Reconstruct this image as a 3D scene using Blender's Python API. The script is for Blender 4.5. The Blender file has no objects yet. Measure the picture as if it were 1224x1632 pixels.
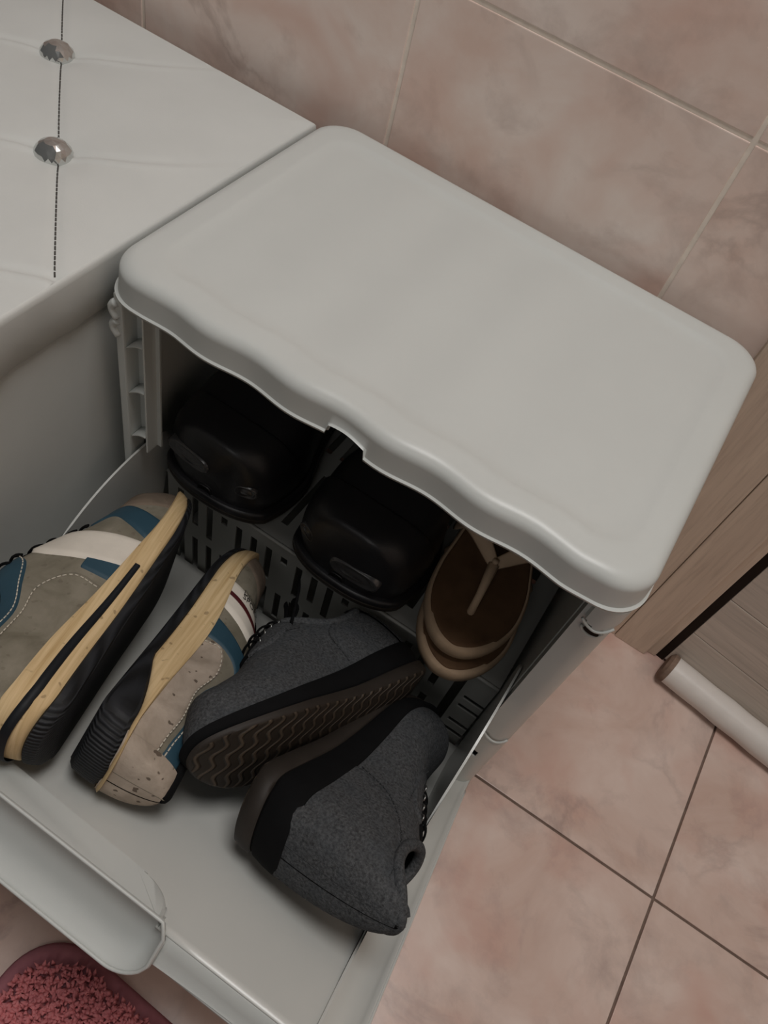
import bpy, bmesh, math, random
import numpy as np
from mathutils import Matrix, Vector
random.seed(4)
rng = np.random.default_rng(4)
SC = bpy.context.scene
COL = SC.collection
R_ = math.radians

# ------------------------------------------------------------ camera
CAM_R = np.array([[0.82910589, 0.5195022, 0.20664195],
                  [0.53421496, -0.62709474, -0.56689202],
                  [-0.16491757, 0.58040474, -0.79745379]])   # rows: right, down, forward
CAM_P = (0.40507272, -0.74180249, 0.95120349)
cd = bpy.data.cameras.new('camera'); cam = bpy.data.objects.new('camera', cd); COL.objects.link(cam)
cd.sensor_fit = 'VERTICAL'; cd.sensor_height = 24.0; cd.lens = 1308.5655 / 1632 * 24.0
cd.clip_start = 0.02
m = Matrix.Identity(4)
for i in range(3):
    m[i][0] = CAM_R[0][i]; m[i][1] = -CAM_R[1][i]; m[i][2] = -CAM_R[2][i]; m[i][3] = CAM_P[i]
cam.matrix_world = m
SC.camera = cam

# ------------------------------------------------------------ world, lamps, exposure
w = bpy.data.worlds.new('world'); SC.world = w; w.use_nodes = True
w.node_tree.nodes['Background'].inputs[0].default_value = (1.0, 0.97, 0.94, 1)
w.node_tree.nodes['Background'].inputs[1].default_value = 0.045
def area(name, loc, target, size, power, col):
    l = bpy.data.lights.new(name, 'AREA'); l.shape = 'DISK'; l.size = size; l.energy = power; l.color = col
    o = bpy.data.objects.new(name, l); COL.objects.link(o); o.location = loc
    o.rotation_euler = (Vector(target) - Vector(loc)).to_track_quat('-Z', 'Y').to_euler()
    return o
area('ceiling_lamp', (0.45, -0.44, 2.5), (0.35, -0.36, 0), 0.8, 20.5, (1.0, 0.985, 0.97))
area('front_fill', (0.45, -2.3, 2.1), (0.4, -0.1, 0.3), 1.0, 4.0, (1.0, 0.975, 0.955))  # unseen fill light, added to brighten the post, door and wall
SC.view_settings.view_transform = 'Standard'; SC.view_settings.look = 'None'
SC.view_settings.gamma = 1; SC.view_settings.use_curve_mapping = False
SC.view_settings.exposure = 0.05

# ------------------------------------------------------------ helpers
def link(o, parent=None):
    COL.objects.link(o)
    if parent: o.parent = parent
    return o
def M(name, verts, faces, mat, parent=None, smooth=True, fm=None):
    me = bpy.data.meshes.new(name)
    me.from_pydata([tuple(map(float, v)) for v in verts], [], [tuple(map(int, f)) for f in faces])
    for x in (mat if isinstance(mat, (list, tuple)) else [mat]): me.materials.append(x)
    if fm is not None: me.polygons.foreach_set('material_index', fm)
    bm = bmesh.new(); bm.from_mesh(me); bmesh.ops.recalc_face_normals(bm, faces=bm.faces)
    bm.to_mesh(me); bm.free()
    me.polygons.foreach_set('use_smooth', [smooth] * len(me.polygons))
    me.update()
    return link(bpy.data.objects.new(name, me), parent)
def BMo(name, bm, mat, parent=None, smooth=False):
    me = bpy.data.meshes.new(name); bmesh.ops.recalc_face_normals(bm, faces=bm.faces); bm.to_mesh(me); bm.free()
    for x in (mat if isinstance(mat, (list, tuple)) else [mat]): me.materials.append(x)
    me.polygons.foreach_set('use_smooth', [smooth] * len(me.polygons))
    return link(bpy.data.objects.new(name, me), parent)
def box(bm, lo, hi, bev=0.0, seg=2):
    r = bmesh.ops.create_cube(bm, size=1.0)
    lo, hi = Vector(lo), Vector(hi)
    for v in r['verts']: v.co = Vector([(lo[i] + hi[i]) / 2 + v.co[i] * (hi[i] - lo[i]) for i in range(3)])
    if bev > 0:
        es = {e for v in r['verts'] for e in v.link_edges}
        bmesh.ops.bevel(bm, geom=list(es), offset=bev, segments=seg, affect='EDGES', profile=0.6)
def boxo(name, lo, hi, mat, parent=None, bev=0.0, seg=2):
    bm = bmesh.new(); box(bm, lo, hi, bev, seg); return BMo(name, bm, mat, parent, smooth=False)
def wn(o):
    md = o.modifiers.new('wn', 'WEIGHTED_NORMAL'); md.keep_sharp = True; return o
def solid(o, t, off=-1.0, mo=0):
    md = o.modifiers.new('solid', 'SOLIDIFY'); md.thickness = t; md.offset = off; md.material_offset = mo; return o
def subd(o, n=1):
    md = o.modifiers.new('sub', 'SUBSURF'); md.levels = n; md.render_levels = n; return o
def auto_smooth(o, deg=35):
    me = o.data
    me.polygons.foreach_set('use_smooth', [True] * len(me.polygons))
    bm = bmesh.new(); bm.from_mesh(me)
    for e in bm.edges:
        e.smooth = not (len(e.link_faces) == 2 and e.calc_face_angle(0) > R_(deg))
    bm.to_mesh(me); bm.free(); return o
def gridmesh(f, us, vs, closed_u=False, closed_v=False):
    V = [f(u, v) for u in us for v in vs]; nu, nv = len(us), len(vs); F = []
    for i in range(nu if closed_u else nu - 1):
        for j in range(nv if closed_v else nv - 1):
            a = i * nv + j; b = ((i + 1) % nu) * nv + j
            c = ((i + 1) % nu) * nv + (j + 1) % nv; d = i * nv + (j + 1) % nv
            F.append((a, b, c, d))
    return V, F
def tube(pts, r, n=8, closed=False, flat=1.0, up=None):
    P = [np.array(p, float) for p in pts]; N = len(P); V = []; F = []
    rr = r if hasattr(r, '__len__') else [r] * N
    T = []
    for i in range(N):
        a = P[(i - 1) % N] if closed or i > 0 else P[0]; b = P[(i + 1) % N] if closed or i < N - 1 else P[-1]
        t = b - a; T.append(t / (np.linalg.norm(t) + 1e-12))
    ref = np.array(up if up is not None else (0.13, 0.21, 0.97)); nrm = ref - T[0] * (ref @ T[0]); nrm /= np.linalg.norm(nrm)
    for i in range(N):
        base = ref if up is not None else nrm
        nrm = base - T[i] * (base @ T[i]); nrm = nrm / (np.linalg.norm(nrm) + 1e-12)
        b = np.cross(T[i], nrm)
        for k in range(n):
            a = 2 * math.pi * k / n
            V.append(P[i] + rr[i] * (math.cos(a) * b + flat * math.sin(a) * nrm))
    for i in range(N if closed else N - 1):
        for k in range(n):
            a = i * n + k; b2 = i * n + (k + 1) % n; j = (i + 1) % N
            F.append((a, b2, j * n + (k + 1) % n, j * n + k))
    if not closed:
        F.append(tuple(range(n - 1, -1, -1))); F.append(tuple(range((N - 1) * n, N * n)))
    return V, F
def merge(lst):
    V, F = [], []
    for v, f in lst:
        o = len(V); V += list(v); F += [tuple(i + o for i in q) for q in f]
    return V, F
def spline(xs, ys):
    xs = np.array(xs, float); ys = np.array(ys, float); d = np.gradient(ys, xs)
    def f(x):
        x = np.clip(x, xs[0], xs[-1]); i = int(np.clip(np.searchsorted(xs, x) - 1, 0, len(xs) - 2))
        h = xs[i + 1] - xs[i]; t = (x - xs[i]) / h
        return ((1 + 2 * t) * (1 - t) ** 2 * ys[i] + t * (1 - t) ** 2 * h * d[i] + t * t * (3 - 2 * t) * ys[i + 1] + t * t * (t - 1) * h * d[i + 1])
    return f
def empty(name, label, cat, loc=(0, 0, 0), group=None, mat=None):
    o = bpy.data.objects.new(name, None); COL.objects.link(o); o.empty_display_size = 0.02
    if mat is not None: o.matrix_world = mat
    else: o.location = loc
    return tag(o, label, cat, group)
def tag(o, label, cat, group=None, kind=None):
    if label: o['label'] = label
    if cat: o['category'] = cat
    if group: o['group'] = group
    if kind: o['kind'] = kind
    return o

# ------------------------------------------------------------ materials
def lin(h):
    c = [int(h[i:i + 2], 16) / 255 for i in (0, 2, 4)]
    return tuple((x / 12.92 if x <= 0.04045 else ((x + 0.055) / 1.055) ** 2.4) for x in c) + (1,)
class NT:
    def __init__(s, name, rough=0.5, spec=0.5, col='808080'):
        s.m = bpy.data.materials.new(name); s.m.use_nodes = True; s.t = s.m.node_tree; s.n = s.t.nodes
        s.b = s.n['Principled BSDF']; s.b.inputs['Roughness'].default_value = rough
        s.b.inputs['Specular IOR Level'].default_value = spec; s.b.inputs['Base Color'].default_value = lin(col)
    def node(s, typ, **kw):
        n = s.n.new(typ)
        for k, v in kw.items():
            if k in n.inputs: n.inputs[k].default_value = v
            else: setattr(n, k, v)
        return n
    def l(s, a, b): s.t.links.new(a, b)
    def coord(s, scale=(1, 1, 1), rot=(0, 0, 0), rand=False, out='Object'):
        tc = s.node('ShaderNodeTexCoord'); mp = s.node('ShaderNodeMapping'); mp.inputs['Scale'].default_value = scale
        mp.inputs['Rotation'].default_value = rot
        src = tc.outputs[out]
        if rand:
            oi = s.node('ShaderNodeObjectInfo'); ml = s.node('ShaderNodeVectorMath', operation='SCALE')
            ml.inputs[0].default_value = (37.1, 21.7, 53.3); s.l(oi.outputs['Random'], ml.inputs['Scale'])
            ad = s.node('ShaderNodeVectorMath', operation='ADD'); s.l(src, ad.inputs[0]); s.l(ml.outputs[0], ad.inputs[1]); src = ad.outputs[0]
        s.l(src, mp.inputs[0]); return mp.outputs[0]
    def noise(s, co, scale, detail=4, rough=0.55, dist=0.0):
        n = s.node('ShaderNodeTexNoise', Scale=scale, Detail=detail, Roughness=rough, Distortion=dist); s.l(co, n.inputs['Vector']); return n.outputs['Fac']
    def ramp(s, fac, stops):
        r = s.node('ShaderNodeValToRGB'); e = r.color_ramp.elements
        while len(e) < len(stops): e.new(0.5)
        for el, (p, c) in zip(e, stops): el.position = p; el.color = lin(c) if isinstance(c, str) else (c, c, c, 1)
        s.l(fac, r.inputs[0]); return r.outputs[0]
    def mix(s, fac, a, b, typ='MIX'):
        n = s.node('ShaderNodeMix', data_type='RGBA', blend_type=typ)
        for i, x in ((0, fac), (6, a), (7, b)):
            if isinstance(x, (int, float)): n.inputs[i].default_value = x
            elif isinstance(x, (tuple, list)): n.inputs[i].default_value = x
            elif isinstance(x, str): n.inputs[i].default_value = lin(x)
            else: s.l(x, n.inputs[i])
        return n.outputs[2]
    def col(s, c): s.l(c, s.b.inputs['Base Color']); return s
    def bump(s, h, dist=0.001, strength=1.0):
        b = s.node('ShaderNodeBump', Strength=strength, Distance=dist); s.l(h, b.inputs['Height']); s.l(b.outputs[0], s.b.inputs['Normal']); return s

def tile_mat(name, base, dark, pale, rose):
    t = NT(name, 0.26, 0.45); co = t.coord(rand=True)
    big = t.noise(co, 7, 5, 0.6, 0.6); fine = t.noise(co, 13, 6, 0.62, 0.3)
    c = t.mix(t.ramp(big, [(0.32, 0.0), (0.68, 1.0)]), base, pale)
    c = t.mix(t.ramp(t.noise(co, 9.5, 3, 0.5, 0.4), [(0.48, 0.0), (0.72, 0.7)]), c, rose)
    c = t.mix(t.ramp(fine, [(0.52, 0.0), (0.72, 0.42)]), c, dark)
    v1 = t.node('ShaderNodeMath', operation='ABSOLUTE'); sb = t.node('ShaderNodeMath', operation='SUBTRACT'); sb.inputs[1].default_value = 0.5
    t.l(t.noise(co, 5.0, 7, 0.55, 0.5), sb.inputs[0]); t.l(sb.outputs[0], v1.inputs[0])
    vein = t.ramp(v1.outputs[0], [(0.0, 0.40), (0.03, 0.0)])
    vm = t.node('ShaderNodeMath', operation='MULTIPLY'); t.l(vein, vm.inputs[0]); t.l(t.ramp(t.noise(co, 4, 2), [(0.45, 0.0), (0.6, 1.0)]), vm.inputs[1])
    c = t.mix(vm.outputs[0], c, dark)
    t.col(c); t.bump(t.noise(co, 120, 2), 0.0002, 0.4); return t.m
MAT_WALL = tile_mat('pink_marble_wall_tile', 'E2C6B8', 'AD9388', 'F0E0D6', 'DDB6A6')
MAT_FLOOR = tile_mat('pink_marble_floor_tile', 'C4A799', '937F79', 'DAC6BB', 'C4998A')
def plain(name, col, rough=0.5, spec=0.5, ns=60, amt=0.06, bump=0.0, bscale=200):
    t = NT(name, rough, spec, col); co = t.coord()
    c = lin(col); d = tuple(x * (1 - amt * 2.5) for x in c[:3]) + (1,)
    t.col(t.mix(t.ramp(t.noise(co, ns, 3), [(0.35, 0.0), (0.75, 1.0)]), c, d))
    if bump: t.bump(t.noise(co, bscale, 3), bump, 0.6)
    return t.m
MAT_WALL_GROUT = plain('wall_grout', 'F0E2D4', 0.7, 0.2, 80)
MAT_FLOOR_GROUT = plain('floor_grout', '7D6A5F', 0.85, 0.2, 90, 0.12)
MAT_PLASTIC = plain('grey_white_plastic', 'C6C8C4', 0.36, 0.45, 9, 0.012, 0.00005, 500)
MAT_RACK = plain('shade_grey_plastic', '8F8F8B', 0.45, 0.4, 9, 0.02)  # guessed rack grey, darkened to stand in for the shade inside the cabinet
MAT_PLASTIC_IN = plain('grey_white_plastic_inner', 'C6C6C1', 0.28, 0.5, 9, 0.012)
MAT_LEATHER = plain('white_leatherette', 'CFD0CC', 0.42, 0.4, 12, 0.02, 0.00012, 700)
MAT_STITCH_D = plain('dark_thread', '55524E', 0.8, 0.2)
MAT_CRYSTAL = NT('cut_crystal', 0.08, 0.9, 'D0D2D0'); MAT_CRYSTAL.b.inputs['Metallic'].default_value = 0.85; MAT_CRYSTAL = MAT_CRYSTAL.m
def wood(name, a, b, c, scale):
    t = NT(name, 0.5, 0.3); co = t.coord(scale=scale, rand=True)
    g = t.noise(co, 1.0, 6, 0.65, 0.8); g2 = t.noise(co, 4.0, 4, 0.6, 0.2)
    x = t.mix(t.ramp(g, [(0.3, 0.0), (0.7, 1.0)]), a, b); x = t.mix(t.ramp(g2, [(0.5, 0.0), (0.75, 0.6)]), x, c)
    t.col(x); t.bump(g2, 0.0002, 0.5); return t.m
MAT_WOOD_V = wood('ash_veneer_vertical', 'DCC8B4', 'C8B4A2', 'B39F8E', (60, 60, 3.0))
MAT_WOOD_H = wood('ash_veneer_horizontal', 'D0C4B8', 'BAAFA4', 'A49A90', (2.5, 55, 55))
MAT_DARKGAP = plain('dark_joint_gap_shade', '2A211C', 0.8, 0.1)  # dark brown for plank joints, and painted shade in hinge gap and clip hole
MAT_FOAM = plain('white_vinyl_foam', 'DAD3CC', 0.4, 0.4, 20, 0.03)
MAT_FOAMEND = plain('worn_tube_end', '8A7364', 0.8, 0.2, 60, 0.2)
def rugmat(name, a, b):
    t = NT(name, 0.95, 0.05); co = t.coord(); t.col(t.mix(t.noise(co, 90, 2), a, b)); return t.m
MAT_RUG = rugmat('dusty_rose_pile', 'D68686', 'B06C70')
MAT_RUGB = rugmat('dusty_rose_band', 'A87076', '8C5A62')
def felt(name, a, b, c):
    t = NT(name, 0.95, 0.1); co = t.coord()
    n = t.noise(co, 420, 3, 0.7); n2 = t.noise(co, 55, 3)
    x = t.mix(t.ramp(n, [(0.3, 0.0), (0.72, 1.0)]), a, b); x = t.mix(t.ramp(n2, [(0.4, 0.0), (0.8, 0.5)]), x, c)
    t.col(x); t.bump(n, 0.0012, 1.0); return t.m
MAT_FELT = felt('charcoal_felt', '303031', '5C5D5E', '404448')
MAT_FELT_D = felt('dark_lining_felt', '151413', '262423', '1B1918')
def suede(name, a, b, spots=0.0):
    t = NT(name, 0.9, 0.12); co = t.coord()
    x = t.mix(t.ramp(t.noise(co, 28, 4, 0.6, 0.5), [(0.35, 0.0), (0.7, 1.0)]), a, b)
    if spots: x = t.mix(t.ramp(t.noise(co, 150, 1, 0.4), [(0.68, 0.0), (0.71, spots)]), x, '4A3D33')
    t.col(x); t.bump(t.noise(co, 600, 3), 0.0003, 0.7); return t.m
MAT_SUEDE = suede('olive_grey_suede', '857E70', '676153', 0.25)
MAT_SUEDE_P = suede('worn_taupe_suede', 'B3A495', '8D8072', 0.8)
MAT_BROWN = suede('brown_grey_suede', '7D6E60', '5C5147')
MAT_BLUE = plain('petrol_blue_leather', '2A4654', 0.55, 0.35, 40, 0.06, 0.0002, 400)
MAT_WHITE = plain('off_white_leather', 'D8CFC2', 0.55, 0.35, 40, 0.05, 0.0002, 300)
MAT_RED = plain('dark_red_strip', '4C1A1C', 0.6, 0.3)
def solemat(name, a, b, streak):
    t = NT(name, 0.65, 0.25); co = t.coord(scale=(9, 9, 260))
    x = t.mix(t.ramp(t.noise(co, 1.0, 4, 0.6, 0.3), [(0.38, 0.0), (0.66, 1.0)]), a, b)
    x = t.mix(t.ramp(t.noise(t.coord(), 120, 1, 0.4), [(0.69, 0.0), (0.73, 0.5)]), x, streak)
    t.col(x); return t.m
MAT_SOLE_BEIGE = solemat('beige_layered_midsole', 'D6BB90', 'B99A6C', '6B5338')
MAT_SOLE_LINE = plain('navy_black_midsole_line', '17191D', 0.6, 0.3)
def tread(name, a, b, sc, kind='BANDS', dist=0.0, ax='Y', bd=0.002):
    t = NT(name, 0.6, 0.3); co = t.coord()
    wv = t.node('ShaderNodeTexWave', Scale=sc, Distortion=dist); wv.wave_type = kind; wv.bands_direction = ax
    wv.inputs['Detail'].default_value = 0.0; wv.inputs['Detail Scale'].default_value = 1.0
    t.l(co, wv.inputs['Vector']); t.col(t.mix(wv.outputs['Fac'], a, b)); t.bump(wv.outputs['Fac'], bd, 1.0); return t.m
MAT_RUBBER = tread('ribbed_black_rubber', '121213', '232427', 105, ax='Y', bd=0.0008)
MAT_RUBBER_BR = plain('dark_brown_rubber', '2E2823', 0.6, 0.3, 50, 0.1)
def wavetread():
    t = NT('wavy_brown_tread', 0.6, 0.3); tc = t.node('ShaderNodeTexCoord'); sx = t.node('ShaderNodeSeparateXYZ'); t.l(tc.outputs['Object'], sx.inputs[0])
    a = t.node('ShaderNodeMath', operation='MULTIPLY'); a.inputs[1].default_value = 250.0; t.l(sx.outputs['Y'], a.inputs[0])
    s1 = t.node('ShaderNodeMath', operation='SINE'); t.l(a.outputs[0], s1.inputs[0])
    b = t.node('ShaderNodeMath', operation='MULTIPLY'); b.inputs[1].default_value = 1.6; t.l(s1.outputs[0], b.inputs[0])
    c = t.node('ShaderNodeMath', operation='MULTIPLY'); c.inputs[1].default_value = 480.0; t.l(sx.outputs['X'], c.inputs[0])
    d = t.node('ShaderNodeMath', operation='ADD'); t.l(b.outputs[0], d.inputs[0]); t.l(c.outputs[0], d.inputs[1])
    e = t.node('ShaderNodeMath', operation='SINE'); t.l(d.outputs[0], e.inputs[0])
    r = t.ramp(e.outputs[0], [(0.1, 0.0), (0.9, 1.0)])
    t.col(t.mix(r, '2B241D', '4A3F34')); t.bump(r, 0.0025, 1.0); return t.m
MAT_WAVE = wavetread()
MAT_BLACK = plain('black_leather', '1F1F22', 0.40, 0.5, 30, 0.1, 0.0003, 250)
MAT_BLACK_M = plain('matte_black_fabric', '0E0E0F', 0.9, 0.15, 60, 0.1)
MAT_BLACK_G = NT('glossy_black_plastic', 0.22, 0.8, '3A393A').m
MAT_LACE = plain('black_lace', '101011', 0.9, 0.1, 200, 0.2, 0.0004, 900)
MAT_METAL = NT('eyelet_metal', 0.3, 0.5, '8A8A88'); MAT_METAL.b.inputs['Metallic'].default_value = 0.9; MAT_METAL = MAT_METAL.m
MAT_THREAD = plain('pale_thread', 'C9C0B0', 0.8, 0.2)
MAT_FLIP = plain('sand_beige_rubber', 'BFA488', 0.7, 0.25, 45, 0.08, 0.0002, 300)
MAT_FLIP_TOP = plain('brown_footbed', '6A503A', 0.75, 0.2, 45, 0.12, 0.0003, 250)
MAT_STRAP = plain('tan_strap', 'C9AE92', 0.6, 0.3, 45, 0.08)
MAT_INK = plain('dark_print', '2A2724', 0.8, 0.2)

# ------------------------------------------------------------ structure: floor, wall, door
TILE = 0.3252; XA = 0.0584; ZG = 0.648; TH = 0.43
def slabtile(name, sx, sy, th, mat, bev):
    bm = bmesh.new(); box(bm, (-sx / 2, -sy / 2, -th), (sx / 2, sy / 2, 0), bev, 2)
    me = bpy.data.meshes.new(name); bm.to_mesh(me); bm.free(); me.materials.append(mat); return me
def bed(name, lo, hi, mat): return tag(boxo(name, lo, hi, mat), None, None, kind='structure')
floor = bed('floor', (-1.3, -1.9, -0.06), (1.6, 0.03, -0.0035), MAT_FLOOR_GROUT)
wall = bed('wall_back', (-1.3, 0.0010, -0.06), (0.62, 0.10, 2.4), MAT_WALL_GROUT)
fm_ = slabtile('floor_tile', TILE - 0.0032, TILE - 0.0032, 0.006, MAT_FLOOR, 0.0008)
for i in range(-6, 4):
    for j in range(-5, 1):
        cx = 0.7473 + (i - 0.5) * TILE; cy = -0.3069 + (j + 0.5) * TILE
        if cx > 1.5 or cy < -1.75: continue
        o = link(bpy.data.objects.new('tile', fm_), floor); o.location = (cx, cy, 0)
wm_ = slabtile('wall_tile', TILE - 0.0045, TH - 0.0045, 0.006, MAT_WALL, 0.0010)
for i in range(-4, 2):
    for j in range(-2, 5):
        cx = XA + (i + 0.5) * TILE; cz = ZG + (j + 0.5) * TH
        if cz > 2.3: continue
        o = link(bpy.data.objects.new('tile', wm_), wall); o.location = (cx, 0, cz); o.rotation_euler = (R_(90), 0, 0)
wall_r = bed('wall_right', (1.65, -1.9, -0.06), (1.72, 0.1, 2.4), MAT_WALL_GROUT)

# door casing, stepped
casing = bpy.data.objects.new('trim_1', None); COL.objects.link(casing); tag(casing, None, None, kind='structure')
def casing_strip(lo, hi):
    o = boxo('casing_board', lo, hi, MAT_WOOD_V, casing, 0.0015); return o
casing_strip((0.4915, -0.012, 0.0), (0.575, 0.10, 2.1))
casing_strip((0.5757, -0.0135, 0.0), (0.623, 0.10, 2.1))
casing_strip((0.6235, -0.006, 0.0), (0.6370, 0.10, 2.1))
door = bpy.data.objects.new('door_1', None); COL.objects.link(door); tag(door, None, None, kind='structure')
door.location = (0.6490, -0.003, 0); door.rotation_euler = (0, 0, R_(-8.5))
boxo('door_leaf', (0.0, 0.003, 0.006), (0.86, 0.040, 2.05), MAT_DARKGAP, door)
pz = [0.006, 0.086, 0.176, 0.266, 0.356, 0.446, 0.6, 0.9, 1.3, 1.7, 2.05]
for a, b in zip(pz[:-1], pz[1:]):
    boxo('door_plank', (0.0, -0.002, a + 0.0005), (0.86, 0.0035, b - 0.0005), MAT_WOOD_H, door, 0.0012)
boxo('hinge_gap_shade', (-0.0118, -0.0012, 0.0), (-0.0004, 0.035, 2.05), MAT_DARKGAP, door)  # dark strip filling the open gap, painted in place of its shade

roll = empty('draught_excluder', 'white tubular draught excluder lying along the foot of the pale wooden door', 'draught excluder', (0.6490, -0.003, 0))
roll.rotation_euler = (0, 0, R_(-8.5))
V, F = tube([(x, -0.022, 0.0215) for x in np.linspace(0.012, 0.84, 30)], [0.0208 + 0.0005 * math.sin(9 * k) for k in range(30)], 24)
auto_smooth(M('foam_tube', V, F, MAT_FOAM, roll))
V, F = tube([(x, -0.022, 0.0215) for x in (0.002, 0.006, 0.0125)], [0.016, 0.0214, 0.0213], 24)
auto_smooth(M('tube_end', V, F, MAT_FOAMEND, roll))['label'] = 'worn brownish end of the tube'

# ------------------------------------------------------------ bench with tufted seat
bx0, bx1, by0, by1, bt = -0.62, -0.0125, -0.66, -0.032, 0.485
bench = empty('storage_bench', 'white leatherette storage bench with crystal buttons beside the shoe cabinet', 'bench', (-0.31, -0.35, 0))
ox, oy = 0.31, 0.35
boxo('bench_body', (bx0 + ox + .008, by0 + oy + .008, 0.0), (bx1 + ox - .006, by1 + oy - .006, 0.4195), MAT_LEATHER, bench, 0.006, 3)
B1 = np.array((-0.2478, -0.1407)); E1 = np.array((0.1167, -0.1231)); E2 = np.array((-0.119, -0.117))
BUT = [B1 + i * E1 + j * E2 for i in range(-6, 7) for j in range(0, 7)]
BUT = [b for b in BUT if bx0 + .06 < b[0] < bx1 - .05 and by0 + .06 < b[1] < by1 - .05]
d1 = E1 / np.linalg.norm(E1); n1 = np.array((-d1[1], d1[0])); d2 = E2 / np.linalg.norm(E2); n2 = np.array((-d2[1], d2[0]))
def cush_z(x, y):
    ex = min(x - bx0, bx1 - x); ey = min(y - by0, by1 - y); e = max(min(ex, ey), 0)
    z = bt + 0.006 * (1 - math.exp(-e / 0.05))
    p = np.array((x, y))
    for b in BUT:
        r2 = (p - b) @ (p - b)
        z -= 0.006 * math.exp(-r2 / 0.020 ** 2) + 0.003 * math.exp(-r2 / 0.05 ** 2)
    s = abs((p - B1) @ n1); z -= 0.0016 * math.exp(-(s / 0.0035) ** 2)
    for k in range(-3, 4):
        q = (p - B1 - k * E1); s = q @ n2; al = abs(q @ d2)
        bow = 0.012 * math.sin(min(al / 0.16, 1) * math.pi)
        fade = math.exp(-(al / 0.10) ** 2)
        s2 = s - bow * (1 if (q @ d2) < 0 else -1)
        z += fade * (0.0022 * math.exp(-((s2 - .003) / 0.004) ** 2) - 0.0024 * math.exp(-((s2 + .003) / 0.005) ** 2))
    return z
nx = 190; us = np.linspace(bx0, bx1, nx); vs = np.linspace(by0, by1, nx)
V = []; F = []
def redge(x, y):
    return x + ox, y + oy
for x in us:
    for y in vs: V.append((x + ox, y + oy, cush_z(x, y)))
for i in range(nx - 1):
    for j in range(nx - 1): F.append((i * nx + j, (i + 1) * nx + j, (i + 1) * nx + j + 1, i * nx + j + 1))
seat = M('seat_top', V, F, MAT_LEATHER, bench)
per = [(x, by0) for x in us[:-1]] + [(bx1, y) for y in vs[:-1]] + [(x, by1) for x in us[::-1][:-1]] + [(bx0, y) for y in vs[::-1][:-1]]
lv = [(0.0, bt - 0.0), (-0.0012, bt - .0006), (-0.0026, bt - .0026), (-0.0032, bt - .007), (-0.002, bt - .03), (0.0005, bt - .055), (0.004, bt - .0615)]
cxb, cyb = (bx0 + bx1) / 2, (by0 + by1) / 2
V = []; F = []; n = len(per)
for ins, z in lv:
    for k, (x, y) in enumerate(per):
        wob = 0.0006 * math.sin(k * .21) + 0.0004 * math.sin(k * .53 + z * 60)
        fx = ((bx1 - bx0) / 2 - ins + wob * (z < bt - .02)) / ((bx1 - bx0) / 2); fy = ((by1 - by0) / 2 - ins + wob * (z < bt - .02)) / ((by1 - by0) / 2)
        V.append((cxb + (x - cxb) * fx + ox, cyb + (y - cyb) * fy + oy, z))
for l in range(len(lv) - 1):
    for k in range(n): F.append((l * n + k, l * n + (k + 1) % n, (l + 1) * n + (k + 1) % n, (l + 1) * n + k))
F.append(tuple(range((len(lv) - 1) * n, len(lv) * n)))
auto_smooth(M('seat_side', V, F, MAT_LEATHER, bench), 60)
st = []
L1 = 0.75; k = -L1
while k < L1:
    p = B1 + d1 * k; q = B1 + d1 * (k + 0.0042)
    if bx0 < min(p[0], q[0]) and max(p[0], q[0]) < bx1 - .004 and by0 < min(p[1], q[1]) and max(p[1], q[1]) < by1 - .004:
        o_ = n1 * 0.009
        st.append(tube([(p[0] + ox + o_[0] * 0, p[1] + oy, cush_z(*p) + .0004), (q[0] + ox, q[1] + oy, cush_z(*q) + .0004)], 0.0008, 5))
    k += 0.0058
V, F = merge(st); tag(M('seam_stitching', V, F, MAT_STITCH_D, bench), None, None, kind='stuff')
def crystal():
    r = 0.0172; V = []; F = []; N = 18
    rings = [(r * 0.94, -0.004), (r, 0.0005), (r * 0.93, 0.004), (r * 0.70, 0.0085), (r * .40, 0.0112), (0.0008, 0.0124)]
    for i, (a, z) in enumerate(rings):
        for k in range(N):
            t = 2 * math.pi * (k + 0.5 * (i % 2)) / N; V.append((a * math.cos(t), a * math.sin(t), z))
    for i in range(len(rings) - 1):
        for k in range(N):
            a = i * N + k; b = i * N + (k + 1) % N; c = (i + 1) * N + k; d = (i + 1) * N + (k + 1) % N
            if i % 2 == 0: F += [(a, b, c), (b, d, c)]
            else: F += [(a, b, d), (a, d, c)]
    F.append(tuple(range((len(rings) - 1) * N, len(rings) * N)))
    return V, F
V, F = crystal()
cme = None
for b in BUT:
    if cme is None:
        o = M('crystal_button', V, F, MAT_CRYSTAL, bench, smooth=False); cme = o.data
    else: o = link(bpy.data.objects.new('crystal_button', cme), bench)
    o.location = (b[0] + ox + n1[0] * -.004, b[1] + oy + n1[1] * -.004, bt + 0.0005)

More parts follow.
